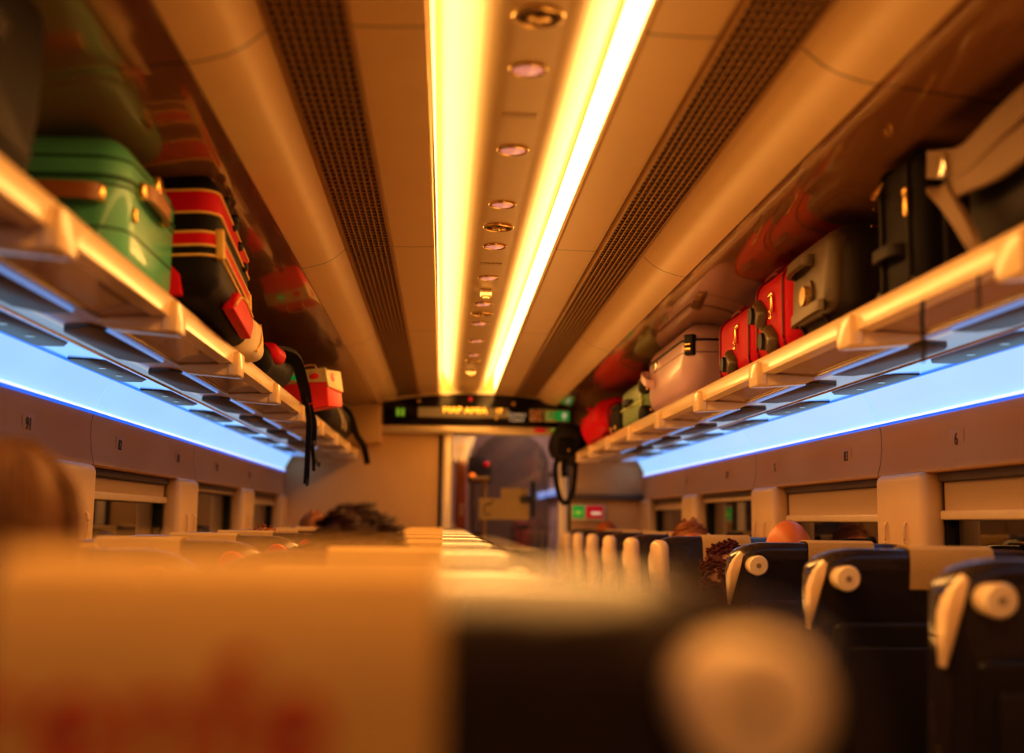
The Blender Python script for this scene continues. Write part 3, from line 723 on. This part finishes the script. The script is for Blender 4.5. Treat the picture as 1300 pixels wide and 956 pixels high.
# striped bag
t = thing('travel_bag', 'black travel bag with red bands and yellow piping on the left rack', 'bag', (-.775, 3.36, SH+.022), (math.radians(-2), math.radians(-4), math.radians(3)))
W, Dp, Hh, r = .43, .78, .315, .055
q = MB(); q.box((0, 0, Hh/2), (W, Dp, Hh), r, 6); q.build('body', M_blackfab, t)
q = MB(); band(q, W, Dp, r, .205, .255, .002); q.build('red_band', M_redstripe, t)
q = MB(); band(q, W, Dp, r, .125, .152, .002); q.build('red_band', M_redstripe, t)
q = MB(); [loop(q, W, Dp, r, z, .0036) for z in (.258, .203, .155, .122, .098)]; loop(q, W-.035, Dp-.035, r, .302, .0036, .0); q.build('piping', M_piping, t)
MB().box((W/2+.002, -Dp/2+.03, .128), (.022, .022, .075), .005).build('zipper_pull', M_piping, t); MB().box((W/2+.002, Dp/2-.08, .125), (.02, .02, .05), .005).build('zipper_pull', M_piping, t)
[MB().ball((W/2+.002, y, z), (.014, .020, .014)).build('stud', M_dark, t) for y, z in ((-.23, .272), (-.05, .258), (.08, .235), (.20, .205), (-.02, .285))]
q = MB(); q.prism([(-.20, .0), (.13, .0), (.125, .05), (.09, .092), (-.20, .092)], -Dp/2-.012, -Dp/2+.02, bev=.006); q.build('front_pocket', M_redstripe, t)
q = MB(); q.prism([(-.22, .0), (.22, .0), (.31, .05), (.29, .088), (.12, .096), (-.08, .070)], W/2-.015, W/2+.016, axis='X', bev=.006); sp_ = q.build('side_pocket', M_redstripe, t)
q = MB(); q.tube(smoothpath([(W/2+.018, -.19, .012), (W/2+.018, -.06, .060), (W/2+.018, .10, .080), (W/2+.018, .26, .070)]), .0036); q.build('piping', M_piping, sp_)
# cream pouch hanging at the end of the striped bag
t = thing('pouch', 'cream canvas pouch at the far end of the striped bag, overhanging the rack edge', 'pouch', (-.625, 3.86, SH))
q = MB(); q.box((0, 0, .07), (.10, .17, .14), .04, 5, cuts=2, jit=.012, pin=lambda c: Vector((c.x*(1.1-c.z*2), c.y*(1.15-c.z*3), c.z))); q.build('body', M_creamfab, t)
q = MB(); q.tube(smoothpath([(.056, -.07, .02), (.06, .0, .06), (.045, .06, .12)]), .004); q.build('piping', M_piping, t)
q = MB(); strap_handle(q, (.0, -.05, .125), (.0, .06, .125), (0, 0, 1), .02, .006, .02); q.build('handle', M_redstripe, t)

# black backpack with straps trailing over the rack edge
t = thing('backpack', 'black backpack on the left rack with long straps dangling over the edge', 'backpack', (-.75, 4.75, SH+.005))
q = MB(); q.box((0, 0, .085), (.27, .62, .14), .06, 5, cuts=3, jit=.03); q.build('body', M_blackfab, t)
q = MB(); q.box((.09, -.16, .115), (.13, .20, .06), .025, cuts=1, jit=.012); q.build('red_flap', M_redfab, t)
q = MB(); q.tube(smoothpath([(.06, -.1, .14), (.15, .15, .15), (.165, .45, .07), (.15, .75, .02)]), 0, flat=(.045, .016, (1, 0, .3))); q.build('shoulder_strap', M_blackfab, t)
q = MB()
q.tube(smoothpath([(.15, .62, .03), (.170, .66, -.05), (.172, .66, -.20), (.170, .655, -.335)]), 0, flat=(.024, .005, (1, -.3, 0)))
q.tube(smoothpath([(.15, .86, .02), (.172, .88, -.06), (.172, .88, -.16)]), 0, flat=(.024, .005, (1, -.3, 0)))
q.tube(smoothpath([(.172, .88, -.16), (.172, .94, -.20), (.172, 1.06, -.225), (.172, 1.16, -.230)]), 0, flat=(.022, .004, (0, 0, 1)))
q.tube(smoothpath([(.172, .82, -.16), (.172, .90, -.22), (.172, .93, -.27)]), 0, flat=(.014, .004, (1, -.3, 0)))
q.build('dangling_strap', M_blackfab, t)
for cc, dd in (((.174, .87, -.155), (.010, .05, .03)), ((.174, .655, -.33), (.010, .03, .03)), ((.173, 1.16, -.23), (.010, .045, .024))): MB().box(cc, dd, .003).build('buckle', M_dark, t)
q = MB()
for k in range(26):
    a = random.uniform(-.28, .28); b = random.uniform(-.1, .12)
    q.tube([(b+.016*math.cos(v), a+.02*math.sin(v), .135+.012*math.sin(v*2+k)) for v in [j*.7 for j in range(8)]], .005, 5)
q.build('cord', M_charfab, t)

# red and cream gift bag
t = thing('gift_bag', 'red and cream printed paper bag on the left rack, leaning out', 'bag', (-.60, 5.72, SH+.008), (math.radians(4), math.radians(-9), math.radians(-14)))
q = MB(); q.prism([(-.115, 0), (.115, 0), (.125, .16), (-.10, .175)], -.10, .10, bev=.006); q.build('body', M_paperred, t)
q = MB(); q.prism([(-.112, .125), (.03, .120), (.128, .105), (.127, .17), (-.102, .185)], -.108, -.099, bev=.002); pf = q.build('printed_panel', M_paperlime, t)
q = MB(); q.ball((-.02, -.109, .150), (.022, .004, .012)); q.build('leaf_print', M_green, pf)
q = MB(); q.ball((.07, -.109, .14), (.022, .004, .014)); q.build('red_print', M_paperred, pf)
q = MB(); q.prism([(-.10, .085), (.10, .065), (.10, .162), (-.10, .162)], .119, .128, axis='X', bev=.002); ps = q.build('printed_panel', M_paperlime, t)
q = MB(); q.ball((.1285, -.03, .13), (.003, .026, .02)); q.build('red_print', M_paperred, ps)
q = MB(); q.tube(smoothpath([(-.04, 0, .165), (-.03, 0, .20), (.04, 0, .20), (.05, 0, .165)]), .004); q.build('handle', M_creamfab, t)

# dark duffel with a trailing strap
t = thing('duffel_bag', 'dark duffel bag at the far end of the left rack, strap trailing off', 'bag', (-.72, 7.3, SH))
q = MB(); q.box((0, 0, .10), (.30, 1.5, .16), .07, 5, cuts=3, jit=.025, pin=lambda c: Vector((c.x, c.y, c.z*(1-.35*(c.y/.75)) if c.z > 0 else c.z))); q.build('body', M_charfab, t)
q = MB(); q.tube(smoothpath([(.10, -.6, .16), (.16, 0., .14), (.17, .6, .05), (.19, 1.05, .0), (.20, 1.35, -.10)]), 0, flat=(.04, .010, (1, 0, .2))); q.build('strap', M_blackfab, t)
for y in (-.55, -.35): MB().tube(smoothpath([(.14, y, .13), (.175, y, .05), (.178, y, -.0)]), 0, flat=(.02, .005, (0, 1, 0))).build('side_strap', M_creamfab, t)

# ---- right rack
t = thing('rucksack', 'grey brown rucksack with loose straps on the right rack at the right edge', 'backpack', (1.20, 2.14, SH))
q = MB(); q.box((0, 0, .125), (.40, .46, .25), .07, 5, cuts=3, jit=.02); q.build('body', M_charfab, t)
WEB = mat('grey brown webbing', (.26, .17, .095), .6, bump=.4, scale=150)
q = MB(); q.tube(smoothpath([(-.235, .27, .245), (-.245, .16, .215), (-.25, .06, .195), (-.24, -.06, .22), (-.20, -.20, .27)]), 0, flat=(.055, .016, (0, .3, 1))); q.build('shoulder_strap', WEB, t)
q = MB(); q.tube(smoothpath([(-.225, .26, .19), (-.25, .18, .165), (-.25, .10, .09), (-.235, .05, .02), (-.20, .0, .0)]), 0, flat=(.045, .012, (0, 1, .2))); q.build('shoulder_strap', WEB, t)
q = MB(); q.tube(smoothpath([(-.23, .20, .17), (-.25, .08, .165), (-.24, -.05, .16), (-.21, -.2, .19)]), 0, flat=(.06, .012, (0, .2, 1))); q.build('side_flap', WEB, t)
q = MB(); q.tube(smoothpath([(-.19, .0, .03), (-.245, .0, .025), (-.262, .0, -.03), (-.256, .02, -.09)]), .003, 6); q.build('cord', M_dark, t)
q = MB(); q.tube(smoothpath([(-.19, .23, .03), (-.245, .26, .02), (-.262, .27, -.05), (-.254, .29, -.12), (-.24, .33, -.145)]), .0045, 6); q.build('cord', M_dark, t)
q = MB(); q.box((-.262, .14, .205), (.014, .03, .045), .004); q.build('buckle', M_metal, t)

t = thing('trolley_case', 'tall black fabric case on the right rack with two gold zipper pulls', 'suitcase', (1.20, 2.63, SH))
q = MB(); q.box((0, 0, .155), (.46, .26, .31), .035, 5); q.build('body', M_blackfab, t)
q = MB(); q.tube([(p[0], -.09, p[1]+.155) for p in rrect(.47, .32, .04)], .005, 6, closed=True); q.tube([(p[0], .07, p[1]+.155) for p in rrect(.47, .32, .04)], .005, 6, closed=True); q.build('zipper', M_charfab, t)
q = MB(); q.box((-.238, -.09, .195), (.012, .016, .05), .004); q.box((-.238, -.09, .225), (.014, .02, .016), .004); q.build('zipper_pull', M_brass, t)
q = MB(); q.tube(smoothpath([(-.236, .07, .275), (-.25, .08, .255), (-.25, .06, .25), (-.236, .05, .28)]), .004); q.build('zipper_pull', M_brass, t)
q = MB(); strap_handle(q, (-.23, -.05, .11), (-.23, .08, .11), (-1, 0, 0), .025, .01, .025); q.build('handle', M_charfab, t)
q = MB(); q.box((-.02, -.134, .15), (.32, .02, .20), .01); q.build('front_pocket', M_charfab, t)
for y in (-.1, .1): MB().cyl((-.215, y, .022), (-.235, y, .022), .02).build('wheel', M_dark, t)

t = thing('trolley_case', 'olive brown case with rounded corners on the right rack beside the red case', 'suitcase', (1.205, 3.25, SH+.003), (0, math.radians(3), 0))
q = MB(); q.box((0, 0, .14), (.48, .38, .28), .075, 6); q.build('body', M_olive, t)
q = MB(); q.box((-.215, 0, .15), (.08, .34, .22), .035, 5); q.build('end_panel', M_olivelt, t)
q = MB(); strap_handle(q, (-.255, -.04, .20), (-.255, .13, .19), (-1, 0, .1), .03, .014, .022); q.build('handle', M_olivelt, t)
q = MB(); q.cyl((-.262, -.02, .105), (-.240, -.02, .105), .042, .046); q.build('wheel_housing', M_olivelt, t)
q = MB(); q.cyl((-.276, -.02, .105), (-.26, -.02, .105), .026, .028); q.build('wheel', M_goldring, t)
q = MB(); strap_handle(q, (-.255, -.16, .06), (-.255, .10, .05), (-1, 0, 0), .028, .012, .015); q.build('grip', M_olivelt, t)
for y in (-.10, .11): MB().tube([(p[0], y, p[1]+.14) for p in rrect(.484, .284, .075)], .006, 6, closed=True).build('piping', M_olivelt, t)
for cc, dd in (((-.10, -.10, .286), (.05, .014, .012)), ((.02, -.145, .262), (.03, .02, .03)), ((.06, -.165, .25), (.012, .012, .05)), ((.085, -.172, .235), (.012, .012, .06))): MB().box(cc, dd, .004).build('zipper_pull', M_brass, t)

def red_case(label, x, y, d, h, big):
    t = thing('suitcase', label, 'suitcase', (x, y, SH+.002))
    q = MB(); q.box((0, 0, h/2), (.44, d, h), .06, 6); q.build('body', M_redfab, t)
    for y in (-d/2+.06, d/2-.06): MB().tube([(p[0], y, p[1]+h/2) for p in rrect(.444, h+.004, .06)], .005, 6, closed=True).build('piping', mat('dark red piping', (.22, .005, .012), .5), t)
    ws = ((.08, .05), (.135, .21)) if big else ((.03, .055),)
    for yy, zz in (((-.03, .06), (.09, .155)) if big else ((.02, .06),)):
        q = MB(); q.box((-.222, yy, zz), (.05, .115, .075), .03, 5, rot=(.5, 0, 0)); wh = q.build('wheel_housing', M_olivelt, t)
        q = MB(); q.cyl((-.256, yy+.02, zz), (-.236, yy+.02, zz), .026); q.build('wheel', M_dark, wh)
    q = MB(); q.box((-.223, -.02 if big else -.05, h*.72), (.012, .05, .014), .004); q.box((-.226, -.045, h*.72-.03), (.01, .012, .05), .004); q.tube([(-.232, -.045+.012*math.cos(a), h*.72-.062+.012*math.sin(a)) for a in [k*2*PI/14 for k in range(14)]], .003, 6, closed=True); q.build('zipper_pull', M_brass, t)
    q = MB(); strap_handle(q, (-.18, -.02, h-.012), (-.18, .13, h-.015), (-.6, 0, .6), .026, .01, .022); q.build('handle', mat('dark red webbing', (.20, .01, .015), .5), t)
red_case('large red suitcase with wheels toward the aisle, beside the olive case', 1.185, 3.67, .42, .275, True)
red_case('smaller red suitcase between the large red one and the lavender case', 1.195, 4.18, .54, .245, False)

t = thing('suitcase', 'lavender hard shell case with black strap and buckle on the right rack', 'suitcase', (1.175, 5.44, SH+.002))
W, Dp, Hh = .44, .96, .335
q = MB(); q.box((0, 0, Hh/2), (W, Dp, Hh), .095, 4); q.build('shell', M_lav, t)
q = MB(); loop(q, W, Dp, .095, .255, .0045, .001); q.build('strap', M_dark, t)
q = MB(); loop(q, W, Dp, .095, .205, .003, -.001); q.build('seam', mat('lavender seam', (.30, .20, .23), .5), t)
q = MB(); q.box((-.192, -.452, .235), (.045, .03, .085), .006, rot=(0, 0, -.8)); bk = q.build('buckle', M_dark, t)
q = MB(); q.box((-.199, -.462, .215), (.03, .024, .014), .003, rot=(0, 0, -.8)); q.box((-.199, -.462, .235), (.03, .024, .010), .003, rot=(0, 0, -.8)); q.build('buckle_bar', M_brass, bk)
q = MB(); strap_handle(q, (-.22, .24, .15), (-.22, .42, .21), (-1, 0, 0), .034, .016, .032); q.build('handle', M_lav, t)
q = MB(); q.box((-.220, .20, .22), (.014, .04, .05), .005); q.build('latch', M_metal, t)

t = thing('suitcase', 'pale green case with black corner guards, behind the lavender case on the right rack', 'suitcase', (1.175, 6.40, SH+.002))
q = MB(); q.box((0, 0, .115), (.44, .74, .23), .05, 5); q.build('shell', M_lime, t)
q = MB(); q.box((-.203, -.345, .185), (.07, .08, .09), .03, 4); q.build('corner_guard', M_dark, t)
q = MB(); q.box((-.203, -.345, .045), (.07, .08, .085), .03, 4); q.build('corner_guard', M_dark, t)
q = MB(); q.box((-.223, -.33, .115), (.008, .03, .06), .003); q.tube([(-.222, y, .115) for y in (-.36, .36)], .006); q.build('edge_strip', mat('bright lime edge', (.55, .65, .28), .4), t)
for cc in ((-.20, -.388, .165), (-.18, -.388, .06)): MB().ball(cc, (.009, .004, .009)).build('rivet', M_brass, t)
q = MB(); strap_handle(q, (-.22, -.05, .13), (-.22, .12, .13), (-1, 0, 0), .028, .012, .03); q.build('handle', M_dark, t)

t = thing('camera_bag', 'small black bag with brass buckles between the red bag and green case', 'bag', (1.10, 7.12, SH))
q = MB(); q.box((0, 0, .085), (.28, .40, .17), .03, 4, cuts=2, jit=.01); q.build('body', M_blackfab, t)
q = MB(); q.box((0, -.02, .172), (.285, .30, .016), .006); q.build('flap', M_charfab, t)
for y in (-.12, .06): MB().box((-.146, y, .045), (.012, .02, .03), .003).build('buckle', M_brass, t)
q = MB(); q.tube(smoothpath([(-.14, .14, .06), (-.15, .16, .12), (-.13, .17, .2), (0, .17, .215), (.1, .17, .15)]), 0, flat=(.03, .006, (0, 1, 0))); q.build('strap', M_charfab, t)

t = thing('soft_bag', 'crumpled bright red soft bag near the far end of the right rack', 'bag', (1.07, 7.90, SH))
q = MB(); q.box((0, 0, .145), (.31, .80, .26), .10, 6, cuts=3, jit=.05, pin=lambda c: Vector((c.x*(1-.8*max(0, c.z)), c.y*(1-1.0*max(0, c.z)), c.z))); q.build('body', M_redfab, t)
q = MB(); q.tube(smoothpath([(-.12, .1, .21), (-.14, .2, .25), (-.10, .3, .22)]), 0, flat=(.03, .006, (0, 1, 0))); q.build('handle', M_redstripe, t)
q = MB(); q.tube([(-.02, -.3, .235), (0, 0, .255), (.0, .25, .235)], .006); q.build('zipper', mat('dark red zip', (.20, .003, .01), .5), t)

t = thing('backpack', 'black backpack hanging with its straps over the far end of the right rack', 'backpack', (.90, 8.92, SH))
q = MB(); q.box((-.02, 0, .065), (.24, .34, .28), .08, 5, cuts=3, jit=.03, rot=(0, .25, 0)); q.build('body', M_charfab, t)
q = MB()
q.tube(smoothpath([(-.09, -.13, .0), (-.125, -.15, -.10), (-.115, -.15, -.22), (-.085, -.15, -.325), (-.045, -.15, -.345), (-.005, -.15, -.28), (.01, -.15, -.16), (.02, -.13, -.02)]), 0, flat=(.034, .012, (1, 0, .2)))
q.tube(smoothpath([(-.05, -.14, -.02), (-.065, -.16, -.10), (-.06, -.16, -.17)]), 0, flat=(.045, .014, (1, 0, 0)))
q.build('shoulder_strap', M_blackfab, t)
q = MB(); q.box((-.05, -.17, .04), (.13, .03, .13), .02); q.build('front_pocket', M_blackfab, t)
q = MB(); q.box((-.035, -.192, .015), (.014, .012, .02), .003); q.build('zipper_pull', M_brass, t)
q = MB(); q.box((-.01, -.145, -.30), (.03, .014, .025), .004); q.build('buckle', M_dark, t)

# ------------------------------------------------------------------ light and camera
wd = bpy.data.worlds.new('night'); bpy.context.scene.world = wd; wd.use_nodes = True
wd.node_tree.nodes['Background'].inputs[0].default_value = (.010, .008, .008, 1); wd.node_tree.nodes['Background'].inputs[1].default_value = 1
def lamp(name, y, e, col, x=XC, z=H+.905, sx=.30, sy=1.9):
    L = bpy.data.lights.new(name, 'AREA'); L.shape = 'RECTANGLE'; L.size = sx; L.size_y = sy; L.energy = e; L.color = col
    o = bpy.data.objects.new(name, L); C.objects.link(o); o.location = (x, y, z); return o
for y, e in ((-.1, 14), (1.4, 13), (3.2, 13), (5.2, 13), (7.2, 13)): lamp('ceiling_lamp', y, e, (1, .47, .13))
for y in (2.2, 4.2, 6.2, 8.2):
    o = lamp('aisle_bounce_fill', y, 5.5, (1, .45, .11), x=.54, z=1.02, sx=.4, sy=1.7); o.rotation_euler = (PI, 0, 0)  # added upward fill, stands in for light bounced off seats and floor
lamp('vestibule_lamp', 10.3, 26, (1, .74, .56), x=.8, z=2.25, sx=.5, sy=.8)

f, PX, PY = 1600., 650., 433.
yv = Vector((562-PX, -(660-PY), -f)).normalized()
zg = Vector((math.sin(.02), math.cos(.02), 0)); zv = (zg-zg.dot(yv)*yv).normalized(); xv = yv.cross(zv)
R = Matrix((xv, yv, zv)).transposed()          # world -> camera, columns are the world axes seen by the camera
cd = bpy.data.cameras.new('camera'); cam = bpy.data.objects.new('camera', cd); C.objects.link(cam)
cam.matrix_world = Matrix.Translation((0, 0, H)) @ R.transposed().to_4x4()
cd.sensor_width = 36; cd.lens = f/1300*36; cd.shift_x = 0; cd.shift_y = -(478-PY)/1300; cd.clip_start = .02
cd.dof.use_dof = True; cd.dof.focus_distance = 4.2; cd.dof.aperture_fstop = cd.lens/30.
bpy.context.scene.camera = cam
sc = bpy.context.scene
sc.view_settings.view_transform = 'Standard'; sc.view_settings.look = 'Medium High Contrast'
sc.view_settings.exposure = 0
